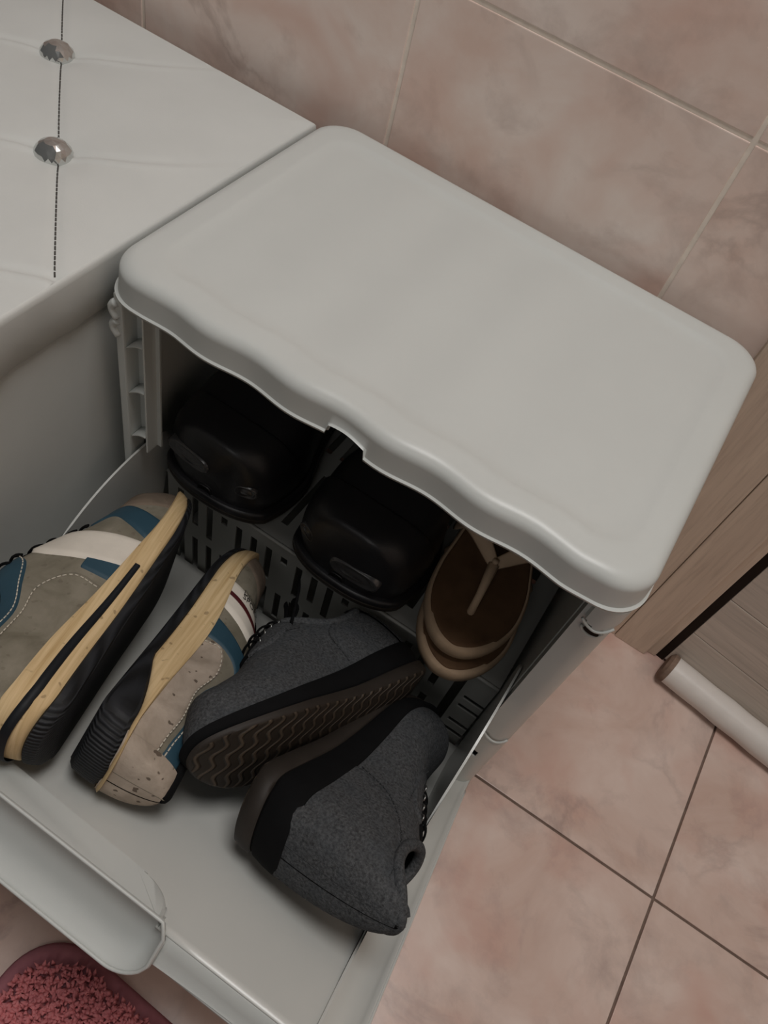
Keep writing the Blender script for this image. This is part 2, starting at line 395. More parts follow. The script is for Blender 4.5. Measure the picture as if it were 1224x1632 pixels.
# ------------------------------------------------------------ shoe cabinet
W, D0, YB, H, ZL = 0.50, -0.355, -0.0145, 0.4975, 0.464
cab = empty('shoe_cabinet', 'grey-white plastic shoe cabinet with its tilting front pulled open', 'cabinet', (0, 0, 0))
PER = 0.085
def wav(x): return -0.0021 * math.sin(2 * math.pi * (x - 0.088) / PER) * max(0, min(1, (x - .03) / .05, (.48 - x) / .04))
def lid():
    rc = 0.034; P = []
    hx, hy = W / 2, (YB - D0) / 2; cx, cy = W / 2, (YB + D0) / 2
    def arc(px, py, a0, a1, n=14):
        return [(px + rc * math.cos(t), py + rc * math.sin(t)) for t in np.linspace(a0, a1, n)]
    xs = list(np.linspace(rc, W - rc, 240)[1:-1])
    NX0, NX1 = 0.228, 0.264
    P += arc(rc, D0 + rc, math.pi, 1.5 * math.pi); f0 = len(P)
    P += [(x, D0) for x in xs]; f1 = len(P)
    P += arc(W - rc, D0 + rc, 1.5 * math.pi, 2 * math.pi)
    P += [(W, y) for y in np.linspace(D0 + rc, YB - rc, 60)[1:-1]]
    P += arc(W - rc, YB - rc, 0, .5 * math.pi)
    P += [(x, YB) for x in xs[::-1]]
    P += arc(rc, YB - rc, .5 * math.pi, math.pi)
    P += [(0, y) for y in np.linspace(YB - rc, D0 + rc, 60)[1:-1]]
    n = len(P)
    prof = [(-.0012, ZL), (-.0016, ZL + .0022), (.0004, ZL + .0034), (.0010, ZL + .010), (.0018, ZL + .0225)]
    for a in np.linspace(8, 90, 8): prof.append((.0135 - .0117 * math.cos(R_(a)), H - .0105 + .0105 * math.sin(R_(a))))
    prof += [(.026, H), (.031, H), (.0335, H - .0013), (.045, H - .0013), (.07, H - .0013), (.095, H - .0013), (.12, H - .0013), (.145, H - .0013), (.168, H - .0013)]
    V = []; F = []
    for li, (ins, z) in enumerate(prof):
        for k, (x, y) in enumerate(P):
            fx = (hx - ins) / hx; fy = (hy - ins) / hy
            X = cx + (x - cx) * fx; Y = cy + (y - cy) * fy; zz = z
            side = max(0, (cy - y) / hy) ** 3
            Y += wav(X) * side * (1 if ins < .012 else max(0, 1 - (ins - .012) / .05))
            if ins > .03:
                zz += 0.0015 * math.sin(2 * math.pi * (X - .03) / PER + .6) * min(1, (ins - .03) / .03)
            elif li > 4:
                zz += 0.0009 * math.sin(2 * math.pi * (X - .03) / PER + .6) * side * (ins / .03)
            if li < 4 and f0 <= k < f1 and NX0 < x < NX1:
                u = (x - NX0) / (NX1 - NX0); top = ZL + .0105 + .002 * math.sin(math.pi * u)
                zz = max(zz, top + li * .0006)
            V.append((X, Y, zz))
    for l in range(len(prof) - 1):
        for k in range(n): F.append((l * n + k, l * n + (k + 1) % n, (l + 1) * n + (k + 1) % n, (l + 1) * n + k))
    b = (len(prof) - 1) * n
    i0, nb = f0, f1 - f0
    g0 = next(k for k in range(n) if abs(P[k][1] - YB) < 1e-9 and k > f1 + 20 and abs(P[k][0] - xs[-1]) < 1e-9)
    for q in range(nb - 1): F.append((b + i0 + q, b + i0 + q + 1, b + g0 + nb - 2 - q, b + g0 + nb - 1 - q))
    F.append(tuple(b + k for k in range(f1 - 1, g0 + 1))); F.append(tuple(b + k % n for k in range(g0 + nb - 1, n + f0 + 1)))
    o = M('lid', V, F, MAT_PLASTIC, cab); auto_smooth(o, 50); solid(o, 0.0026); return o
lid()

# side walls, posts
def channel_arches(par):
    parts = []
    for z in (0.4145, 0.3560, 0.2925):
        V = []; F = []; N = 12
        for i in range(N + 1):
            u = i / N; x = 0.016 + 0.018 * u; zt = z - 0.010 * (1 - math.sin(math.pi * .5 * u))
            V += [(x, -0.345, zt), (x, -0.345, zt - .0018), (x, -0.329, zt - .0018), (x, -0.329, zt)]
        for i in range(N):
            a = i * 4; c = a + 4
            for q in range(4): F.append((a + q, a + (q + 1) % 4, c + (q + 1) % 4, c + q))
        F += [(0, 1, 2, 3), (N * 4 + 3, N * 4 + 2, N * 4 + 1, N * 4)]
        parts.append((V, F))
    return parts
bm = bmesh.new()
box(bm, (0.0065, -0.347, 0.0), (0.0158, -0.326, ZL - .0015), 0.0018)
box(bm, (0.0065, -0.328, 0.0), (0.0100, -0.022, ZL - .001))
box(bm, (0.0100, -0.330, 0.27), (0.0410, -0.328, ZL - .001))
box(bm, (0.0345, -0.345, 0.27), (0.0365, -0.328, ZL - .001), 0.0006, 1)
left = BMo('side_panel', bm, MAT_PLASTIC, cab)
for V, F in channel_arches(left): M('arch_rib', V, F, MAT_PLASTIC, left)
parts = []
for z0 in (0.4535, 0.4335):
    parts.append(tube([(0.0080 + .002 * (1 - math.sin(math.pi * u)) - .004 * math.sin(math.pi * u), -0.346, z0 - 0.018 * u) for u in np.linspace(0, 1, 9)], 0.0042, 10))
for V, F in parts: M('clip', V, F, MAT_PLASTIC, left)
# right post
bm = bmesh.new()
box(bm, (0.4870, -0.330, 0.0), (0.4905, -0.022, ZL - .001))
right = BMo('side_panel', bm, MAT_PLASTIC, cab)
def prnd(x): q = min(max(x - .482, 0), .01549); return .0155 - math.sqrt(.0155 ** 2 - q * q)
def post_front():
    xs = np.concatenate([[0.4675, 0.4678], np.linspace(.469, .4955, 15), [.4970, .4974, .4968, .492]])
    zs = np.linspace(0.002, ZL - .0015, 160); V = []; F = []
    hole = lambda x, z: ((x - .4825) / .0058) ** 2 + ((z - .4235) / .0042) ** 2 < 1 or (.4752 < x < .4812 and .1225 < z < .1345)
    ys = {}
    nxp = len(xs)
    def lipb(x, z, z0):   # a curved lip: proud above z0 with a scalloped lower edge
        zc = z0 + 0.0055 * ((x - .483) / .0145) ** 2 * 1.6
        return z - zc
    for z in zs:
        for i, x in enumerate(xs):
            y = -0.3455
            if i in (0,): y = -0.328
            if i == nxp - 2: y = -0.3255
            if i == nxp - 1: y = -0.322
            if 0 < i < nxp - 2:
                u = (x - .4683) / .0287; y += 0.0016 * (1 - math.sin(math.pi * min(max(u, 0), 1))) 
                y += 0.0012 * math.sin(math.pi * min(max(u, 0), 1)) * (.178 < z < .425)
                if .1 < u < 1.01:
                    if lipb(x, z, .430) > 0: y -= 0.0042
                    elif z > .30 and lipb(x, z, .4175) > 0: y += 0.0015
                    if z < .3 and lipb(x, z, .1765) > 0: y -= .0
                    if z < .3 and -0.006 < lipb(x, z, .1765) <= 0: y += 0.0030
                if z < .17: y -= .0006
                y += prnd(x)
            V.append((x, y, z))
    for j in range(len(zs) - 1):
        for i in range(nxp - 1):
            if 1 < i < nxp - 3 and hole((xs[i] + xs[i + 1]) / 2, (zs[j] + zs[j + 1]) / 2): continue
            F.append((j * nxp + i, j * nxp + i + 1, (j + 1) * nxp + i + 1, (j + 1) * nxp + i))
    o = M('front_post', V, F, MAT_PLASTIC, right); auto_smooth(o, 50); solid(o, .0014, -1.0)
    for z0, k in ((.430, 1), (.1765, 1)):
        M('clip_lip', *tube([(x, -.3497 + .0035 * (z0 < .3) + prnd(x), z0 + .0088 * ((x - .483) / .0145) ** 2) for x in np.linspace(.4705, .4952, 15)], .0013, 8), MAT_PLASTIC, right)
    M('clip_lip', *tube([(.4825 + .0085 * math.cos(a), -.3462 + prnd(.4825 + .0085 * math.cos(a)), .4245 + .0075 * math.sin(a)) for a in np.linspace(R_(185), R_(355), 14)], .0013, 8), MAT_PLASTIC, right)
    M('clip_hole_shade', *gridmesh(lambda a, q: (.4825 + .0066 * q * math.cos(a), -.3476, .4248 + .0042 * q * math.sin(a)), np.linspace(0, 2 * math.pi, 21)[:-1], [.02, 1], closed_u=True), MAT_DARKGAP, right)  # flat dark disc, the shade of the clip hole put in as colour
    return o
post_front()
boxo('back_panel', (0.012, -0.0215, 0.02), (0.4865, -0.019, ZL + .012), MAT_PLASTIC_IN, cab)
boxo('base_panel', (0.0105, -0.320, 0.006), (0.4865, -0.022, 0.010), MAT_PLASTIC_IN, cab)
boxo('inner_wall', (0.4665, -0.328, 0.02), (0.4685, -0.022, ZL + .01), MAT_PLASTIC_IN, cab)

def slotplate(name, xs_cells, zs_cells, hole, fn, mat, par, th):
    V = [fn(x, z) for x in xs_cells for z in zs_cells]; F = []; nz = len(zs_cells)
    for i in range(len(xs_cells) - 1):
        for j in range(nz - 1):
            if hole((xs_cells[i] + xs_cells[i + 1]) / 2, (zs_cells[j] + zs_cells[j + 1]) / 2): continue
            F.append((i * nz + j, (i + 1) * nz + j, (i + 1) * nz + j + 1, i * nz + j + 1))
    o = M(name, V, F, mat, par, smooth=False); solid(o, th, 0); return o
def combhole(x, z):
    if .4195 < x < .4300: return z < .19
    if x > .4300:
        for zz in (.150, .127, .060, .085):
            if abs(z - zz) < .0045 and x > .4365: return True
        return False
    p = 0.0205; k = math.floor((x - .04) / p); u = (x - .04) - k * p
    if not (.006 < u < .0145) or k < 0: return False
    if k % 4 == 3: return .170 < z < .184 or .04 < z < .10
    return .118 + .012 * (k % 2) < z < .184 or .03 < z < .10
comb_x = sorted(set([.032, .4195, .43, .4365, .4615] + [round(.04 + k * .0205 + d, 5) for k in range(0, 18) for d in (.006, .0145)]))
comb_z = sorted(set([.012, .19, .203] + [.03, .04, .10, .118, .13, .17, .184] + [zz + d for zz in (.15, .127, .06, .085) for d in (-.0045, .0045)]))
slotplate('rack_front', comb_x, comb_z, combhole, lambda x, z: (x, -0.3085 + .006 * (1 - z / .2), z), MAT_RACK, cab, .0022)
def shelfhole(x, y):
    p = 0.0205; k = math.floor((x - .04) / p); u = (x - .04) - k * p
    return .006 < u < .0145 and k >= 0 and (-.285 < y < -.20 or -.17 < y < -.08)
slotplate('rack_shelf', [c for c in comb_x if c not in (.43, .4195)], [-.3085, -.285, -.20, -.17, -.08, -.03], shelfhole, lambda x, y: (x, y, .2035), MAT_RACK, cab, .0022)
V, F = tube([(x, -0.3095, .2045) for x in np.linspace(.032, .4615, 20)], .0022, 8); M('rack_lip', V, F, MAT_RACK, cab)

# tilting front, in its own tilted frame: x, s (up the panel), n (towards the cabinet)
TH_ = R_(53)
HY, HZ = -0.33, 0.03
PM = Matrix(((1, 0, 0, 0), (0, -math.sin(TH_), math.cos(TH_), HY), (0, math.cos(TH_), math.sin(TH_), HZ), (0, 0, 0, 1)))
def pw(x, s, n): return tuple(PM @ Vector((x, s, n)))
def tilt_front():
    X0, X1, FL, FR, ST = 0.0035, 0.4965, 0.0225, 0.4632, 0.4295
    # the inner skin with low side gutters
    xs = np.concatenate([np.linspace(X0, FL - .001, 9), [FL + .001], [.06, .09, .118, .121, .15, .2, .25, .3, .329, .332, .37, .40, .43], [FR - .001], np.linspace(FR + .001, X1, 11)])
    ss = np.linspace(-0.012, ST, 60)
    def fn(x, s):
        nn = 0.0
        if x > FR: u = (x - FR) / (X1 - FR); nn = -.007 * math.sin(math.pi * u) ** .8 * min(1, (s + .012) / .10)
        if x < FL: u = (FL - x) / (FL - X0); nn = -.006 * math.sin(math.pi * u) ** .8
        nn += 0.0018 * (x > X1 - .0005) - 0.0007 * (s > .312) * (FL < x < FR)
        low = max(0, .05 - s) / .05
        nn += 0.012 * low * low
        if .1195 < x < .3305: s = min(s, .412)
        return pw(x, s, nn)
    V, F = gridmesh(fn, xs, ss)
    panel = M('tilting_front', V, F, MAT_PLASTIC_IN, cab); auto_smooth(panel, 40); solid(panel, .0022)
    # outer skin
    bm = bmesh.new()
    sec = [(-.006, -.004), (.02, -.018), (.06, -.026), (.16, -.028), (.30, -.027), (.42, -.0262), (.4295, -.0258)]
    def outer(x, k):
        s, nn = sec[k]; e = min(x - X0, X1 - x)
        if .105 < x < .35: s = min(s, .395)
        nn2 = nn * min(1, .06 + e / .012)
        return pw(x, s, nn2)
    V, F = gridmesh(outer, np.concatenate([np.linspace(X0, .02, 6), [.04, .07, .10, .104, .106, .15, .2, .25, .3, .34, .349, .351, .38, .42, .46], np.linspace(.48, X1, 6)]), range(len(sec)))
    o = M('outer_skin', V, F, MAT_PLASTIC, panel); solid(o, .0018, 1)
    # top strip either side of the handle scoop
    HA, HB = .12, .338
    def strip(xa, xb):
        xs2 = np.linspace(xa, xb, 30)
        prof = [(.4255, .0), (.4288, .0006), (.4300, -.001), (.4298, -.013), (.4300, -.0245), (.4308, -.0268), (.4295, -.0285), (.425, -.0282)]
        def f(x, k):
            s, nn = prof[k]; return pw(x, s + .0, nn * (1 if k < 4 else 1 - .12 * math.sin(math.pi * (x - xa) / max(.15, xb - xa))))
        return gridmesh(f, xs2, range(len(prof)))
    for g_ in (strip(X0, HA - .004), strip(HB + .004, X1 - .001)):
        o = M('top_edge', *g_, MAT_PLASTIC, panel); auto_smooth(o, 50); solid(o, .0018)
    # handle scoop
    xs2 = np.linspace(HA - .004, HB + .004, 70); ws = np.linspace(0, 1, 26)
    def scoop(x, wv):
        u = (x - HA) / (HB - HA); e = min(x - (HA - .004), (HB + .004) - x)
        q = max(0.0, min(1, e / .030)); rnd = math.sqrt(max(0, 1 - (1 - q) ** 2))
        depth = .012 * min(1, e / .010) ** .5
        n_out = -.0262 - .0235 * (rnd ** 1.3)
        n_in = .0120 * min(1, e / .006)
        nn = n_in + (n_out - n_in) * wv
        sh = 1 - abs(2 * wv - 1) ** 3.0
        return pw(x, .4335 + .002 * wv - depth * sh * min(1, wv * 6), nn)
    V, F = gridmesh(scoop, xs2, ws)
    hd = M('handle_scoop', V, F, MAT_PLASTIC, panel); solid(hd, .0022); auto_smooth(hd, 70)
    rimp = [scoop(x, 0) for x in xs2] + [scoop(xs2[-1], wv) for wv in ws[1:-1]] + [scoop(x, 1) for x in xs2[::-1]] + [scoop(xs2[0], wv) for wv in ws[::-1][1:-1]]
    M('scoop_rim', *tube(rimp, .0014, 8, True), MAT_PLASTIC, panel)
    # raised pad behind the scoop
    def padout(inset, sb):
        pts = []; xa, xb, sa, r = HA - .002 + inset, HB - .004 - inset, .3985 + inset, .030
        pts += [(xa, sb), (xa, sa + .014)]
        for t in np.linspace(math.pi, 1.5 * math.pi, 8): pts.append((xa + r * .5 + r * .5 * math.cos(t), sa + r * .5 + r * .5 * math.sin(t)))
        for x in np.linspace(xa + .03, xb - r, 20): pts.append((x, sa + .006 * (x - .15) / .18))
        for t in np.linspace(1.5 * math.pi, 2 * math.pi, 12): pts.append((xb - r + r * math.cos(t), sa + .006 + r * .85 + r * .85 * math.sin(t)))
        pts.append((xb, sb)); return pts
    A, B, C = padout(0, .4165), padout(.0008, .4285), padout(.0035, .4332)
    V = [pw(x, s, 0) for x, s in A] + [pw(x, s, .0085) for x, s in B] + [pw(x, s, .0115) for x, s in C]; n = len(A)
    F = [(l * n + k, l * n + (k + 1) % n, (l + 1) * n + (k + 1) % n, (l + 1) * n + k) for l in (0, 1) for k in range(n)] + [tuple(range(2 * n, 3 * n))]
    auto_smooth(M('handle_back', V, F, MAT_PLASTIC, panel), 40)
    # side flanges: sectors about the hinge, plus a low rib running up the panel
    for fx, th in ((FL, -.0022), (FR, .0022)):
        R0 = 0.230; N = 40
        arc = []
        for a in np.linspace(-11, 53, N):
            r = R0 * (1 - .10 * max(0, (-5 - a) / 6) ** 2)
            y = HY - r * math.sin(R_(a)); z = HZ + r * math.cos(R_(a)); arc.append((y, z))
        rib = [pw(0, s, h)[1:] for s, h in ((.24, .0125), (.27, .0075), (.30, .0055), (.36, .005), (.4285, .005))]
        arc = arc[:-4] + rib
        low = [pw(0, s, -.001)[1:] for s in np.linspace(.0, .4285, len(arc))]
        V = []; F = []
        for (y, z), (y2, z2) in zip(arc, low): V += [(fx, y, z), (fx + th, y, z), (fx + th, y2, z2), (fx, y2, z2)]
        for i in range(len(arc) - 1):
            a = 4 * i; b = a + 4
            for q in range(4): F.append((a + q, a + (q + 1) % 4, b + (q + 1) % 4, b + q))
        F += [(0, 1, 2, 3), tuple(4 * (len(arc) - 1) + q for q in (3, 2, 1, 0))]
        M('side_flange', V, F, MAT_PLASTIC_IN, panel, smooth=False)
    # stop dimple on the right gutter, and the bright outer bead
    V, F = gridmesh(lambda a, r: pw(.4835 + .0062 * r * math.cos(a), .172 + .0062 * r * math.sin(a), -.0055 + .0045 * math.cos(r * 1.45)), np.linspace(0, 2 * math.pi, 17)[:-1], np.linspace(.02, 1, 6), closed_u=True)
    M('stop_dimple', V, F, MAT_PLASTIC, panel)
    for x in (X0, X1): M('edge_bead', *tube([fn(x, s) for s in ss[6:]], .0013, 8), MAT_PLASTIC, panel)
    return panel
tilt_front()

# ------------------------------------------------------------ shoe builder
class Shoe:
    def __init__(s, L, wid=1.0, H=None, sole=None, n=2.3, mirror=1, toe_a=.26, curve=.010, inset=.95, blunt=.9):
        s.blunt = blunt
        s.L = L; s.k = L / .30; s.mi = mirror; s.n = n; s.toe_a = toe_a; s.curve = curve; s.inset = inset
        hw = spline([0, .1, .2, .4, .55, .68, .8, .92, 1], [.034, .035, .0355, .036, .042, .0475, .047, .043, .040]); s.hwf = lambda t: hw(t) * wid * s.k
        s.Hf = spline(*(H or ([0, .06, .15, .28, .38, .48, .58, .7, .82, .92, 1], [.056, .062, .066, .064, .074, .073, .063, .050, .041, .034, .024])))
        s.sole = spline(*(sole or ([0, .3, .6, .8, 1], [.030, .027, .022, .020, .018])))
    def hw(s, t):
        a, p = .11, 2.3; h = (1 - max(0, 1 - t / a) ** p) ** (1 / p); a, p = s.toe_a, 2.15; q = (1 - max(0, 1 - (1 - t) / a) ** p) ** (1 / p)
        return s.hwf(t) * h * q
    def cen(s, t): return s.mi * s.curve * s.k * (math.sin(math.pi * (t - .12) * .9) if t > .12 else 0) * .9
    def spring(s, t): return s.k * (.017 * max(0, (t - .68) / .32) ** 2 + .006 * max(0, (.10 - t) / .10) ** 1.5 - 0.0)
    def ztop(s, t): return s.sole(t) * s.k + s.spring(t) * .85
    def S(s, t, v, off=0.0):
        if off:
            p = s.S(t, v); e = .004
            t0, t1 = max(0.002, t - e), min(.998, t + e); v0, v1 = max(0, v - e), min(1, v + e)
            a = s.S(t1, v) - s.S(t0, v); b = s.S(t, v1) - s.S(t, v0); nn = np.cross(a, b); l = np.linalg.norm(nn)
            if l < 1e-12: return p
            nn /= l; c = np.array((s.L * .5, s.cen(t), s.ztop(t) + .015))
            if nn @ (p - np.array((min(max(p[0], .08 * s.L), .85 * s.L), s.cen(t), s.ztop(t)))) < 0: nn = -nn
            return p + nn * off
        a = math.pi * v; e = 2 / s.n
        cy, sy = math.cos(a), math.sin(a)
        h = s.hw(t) * s.inset; end = min(1, ((1 - t) / (1 - s.blunt))) ** .5 if t > s.blunt else 1
        y = s.cen(t) - s.mi * h * math.copysign(abs(cy) ** e, cy)
        z = s.ztop(t) - .002 + s.Hf(t) * s.k * (abs(sy) ** e) * end
        x = s.L * (.012 + .976 * t)
        bulge = abs(sy) ** 2
        if t < .12: x += s.k * .010 * bulge * (1 - t / .12) * (s.Hf(t) / .06) * .6
        return np.array((x, y, z))
    # ---- parts
    def upper(s, par, mat, lining, op=(.205, .190, .265), nt=84, nv=64):
        ts = [.5 - .5 * math.cos(math.pi * i / (nt - 1)) for i in range(nt)]; ts[0] = .0008; ts[-1] = .9992
        vs = np.linspace(0, 1, nv); V = [s.S(t, v) for t in ts for v in vs]; F = []
        for i in range(nt - 1):
            for j in range(nv - 1):
                t = (ts[i] + ts[i + 1]) / 2; v = (vs[j] + vs[j + 1]) / 2
                if op and ((t - op[0]) / op[1]) ** 2 + ((v - .5) / op[2]) ** 2 < 1: continue
                F.append((i * nv + j, (i + 1) * nv + j, (i + 1) * nv + j + 1, i * nv + j + 1))
        o = M('upper', V, F, [mat, lining], par); solid(o, .0028, -1, 1); s.op = op
        # normals must point out for the lining to sit inside
        me = o.data; c = Vector((s.L * .5, 0, .03)); 
        f0 = me.polygons[len(me.polygons) // 2]
        ins = s.S(.7, .5); best = min(me.polygons, key=lambda p: (p.center - Vector(ins)).length)
        if best.normal.z < 0: me.flip_normals()
        if op:
            ring = [s.S(max(.004, op[0] + op[1] * math.cos(a)), .5 + op[2] * math.sin(a)) for a in np.linspace(0, 2 * math.pi, 49)[:-1]]
            s.ring = ring
            V, F = gridmesh(lambda t, q: np.array((s.L * t, s.cen(t) + (2 * q - 1) * s.hw(t) * .86, s.ztop(t) + .004)), np.linspace(.03, .7, 24), np.linspace(0, 1, 7))
            M('insole', V, F, lining, par)
        return o
    def collar(s, par, mat, r=.0042):
        return M('collar', *tube(s.ring, r * s.k, 10, True), mat, par)
    def band(s, name, par, mat, z0, z1, e0=0.0, e1=0.0, t0=0, t1=1, N=54):
        # a closed slab following the sole outline between the fractions z0 and z1 of the sole height; extra outset e0 / e1
        ts = [.5 - .5 * math.cos(math.pi * i / (N - 1)) for i in range(N)]
        V = []; F = []
        cv = lambda q, t: q(t) if callable(q) else q
        def pt(t, sd, zf, ex):
            zb = s.spring(t); zt = s.ztop(t); h = s.hw(t)
            x = s.L * t + ex * (2 * t - 1) * (1 if t < .06 or t > .9 else 0)
            return (x, s.cen(t) + sd * (h + ex * min(1, h / .01)), zb + (zt - zb) * zf)
        lev = [(0, e0 - .0022), (.12, e0), (.5, (e0 + e1) / 2 + .0004), (.88, e1), (1, e1 - .0018)]
        loop = [(t, 1) for t in ts] + [(t, -1) for t in ts[::-1][1:-1]]; n = len(loop)
        for zf, ex in lev:
            for t, sd in loop: a = cv(z0, t); V.append(pt(t, sd, a + (cv(z1, t) - a) * zf, ex))
        for l in range(len(lev) - 1):
            for k in range(n): F.append((l * n + k, l * n + (k + 1) % n, (l + 1) * n + (k + 1) % n, (l + 1) * n + k))
        for b in (0, (len(lev) - 1) * n):
            for k in range(N - 1):
                a0, a1 = k, k + 1; c0 = (n - k) % n; c1 = n - k - 1
                q = [b + a0, b + a1, b + c1, b + c0]; q2 = []
                for i in q:
                    if i not in q2: q2.append(i)
                if k == N - 2: q2 = [b + a0, b + a1, b + c0]
                if len(q2) > 2: F.append(tuple(q2))
        return auto_smooth(M(name, V, F, mat, par), 50)
    def sole_line(s, name, par, mat, te, z0, z1, ex=.0042):
        T = np.linspace(1, 0, 40) ** 2 * te; loop = [(t, 1) for t in T] + [(t, -1) for t in T[::-1][1:]]; V = []; F = []
        for t, sd in loop:
            zb = s.spring(t); zt = s.ztop(t); h = s.hw(t); x = s.L * t + ex * (2 * t - 1) * (1 if t < .06 else 0)
            for zf, e in ((z0, ex - .003), (z0 + .02, ex - .0008), (z1 - .02, ex - .0004), (z1, ex - .003)):
                V.append((x, s.cen(t) + sd * (h + e * min(1, h / .01)), zb + (zt - zb) * zf))
        for k in range(len(loop) - 1):
            for q in range(3): F.append((k * 4 + q, (k + 1) * 4 + q, (k + 1) * 4 + q + 1, k * 4 + q + 1))
        return M(name, V, F, mat, par)
    def patch(s, name, par, mat, c0, c1, off=.0016, n=26, m_=12, label=None):
        # ruled patch between two curves in (t, v); edges tucked in
        V = []; F = []
        for i in range(n):
            w_ = i / (n - 1); a = np.array(c0(w_)); b = np.array(c1(w_))
            for j in range(m_):
                q = j / (m_ - 1); t, v = a + (b - a) * q
                o = off if 0 < i < n - 1 and 0 < j < m_ - 1 else -.0006
                V.append(s.S(min(max(t, .003), .997), min(max(v, 0), 1), o))
        for i in range(n - 1):
            for j in range(m_ - 1): F.append((i * m_ + j, (i + 1) * m_ + j, (i + 1) * m_ + j + 1, i * m_ + j + 1))
        o = M(name, V, F, mat, par)
        if label: o['label'] = label
        return o
    def stitches(s, curves, off=.0022, pitch=.0042, r=.0006):
        out = []
        for c in curves:
            P = [s.S(*c(w_), off) for w_ in np.linspace(0, 1, 160)]
            acc = 0; st_ = None; last = P[0]; on = P[0]
            for p in P[1:]:
                acc += np.linalg.norm(p - last); last = p
                if acc > pitch * .62 and on is not None: out.append(tube([on, p], r, 5)); on = None
                if acc > pitch: acc = 0; on = p
        return merge(out)
    def heel_tab(s, name, par, mat, va, vb, w_=.05, off=.0030):
        V = []; F = []; vs = np.linspace(va, vb, 12); A = np.linspace(-1, 1, 13)
        for v in vs:
            p0 = s.S(w_, v, off); p1 = s.S(w_, 1 - v, off); c = s.S(.002, v); bx = min(c[0], p0[0]) - off
            for a in A:
                q = abs(a) ** 2.4; e = p0 if a < 0 else p1
                V.append(np.array((bx + (e[0] - bx) * q, s.cen(.02) + (e[1] - s.cen(.02)) * math.sin(abs(a) * math.pi / 2), c[2] + (e[2] - c[2]) * q)))
        for i in range(11):
            for j in range(12): F.append((i * 13 + j, i * 13 + j + 1, (i + 1) * 13 + j + 1, (i + 1) * 13 + j))
        return M(name, V, F, mat, par)
    def laces(s, par, mat, ts, v0=.40, v1=.60, off=.0045, r=.0021):
        for i, t in enumerate(ts):
            dt = .012 * (1 if i % 2 else -1)
            pts = [s.S(t + dt * (q - .5), v0 + (v1 - v0) * q, off * (.35 + .65 * math.sin(math.pi * q))) for q in np.linspace(0, 1, 11)]
            M('lace', *tube(pts, r * s.k, 8, False, .6), mat, par)
    def eyelets(s, par, mat, ts, vv, r=.0030):
        for v in vv:
            for t in ts:
                p = s.S(t, v, .0018); e = .01; a = s.S(t + e, v) - p; b = s.S(t, v + e) - p
                a = a / np.linalg.norm(a); b = b - a * (a @ b); b /= np.linalg.norm(b)
                M('eyelet', *tube([p + r * s.k * (math.cos(q) * a + math.sin(q) * b) for q in np.linspace(0, 2 * math.pi, 13)[:-1]], .0009, 6, True), mat, par)
def pose(heel, toe, up):
    # heel, toe and up in the tilted frame of the open front (x, s, n); returns a world matrix with local x heel->toe, z = sole->upper
    h = Vector(pw(*heel)); t = Vector(pw(*toe)); X = (t - h).normalized()
    u = (PM.to_3x3() @ Vector(up)); Z = (u - X * u.dot(X)).normalized(); Y = Z.cross(X)
    m = Matrix((X, Y, Z)).transposed().to_4x4(); m.translation = h
    return m, (t - h).length
def lin2(a, b): return lambda w_: (a[0] + (b[0] - a[0]) * w_, a[1] + (b[1] - a[1]) * w_)
def poly(*pts):
    P = np.array(pts, float); d = np.concatenate([[0], np.cumsum(np.linalg.norm(np.diff(P, axis=0), axis=1))]); d /= d[-1]
    fx = spline(d, P[:, 0]); fy = spline(d, P[:, 1]); return lambda w_: (fx(w_), fy(w_))

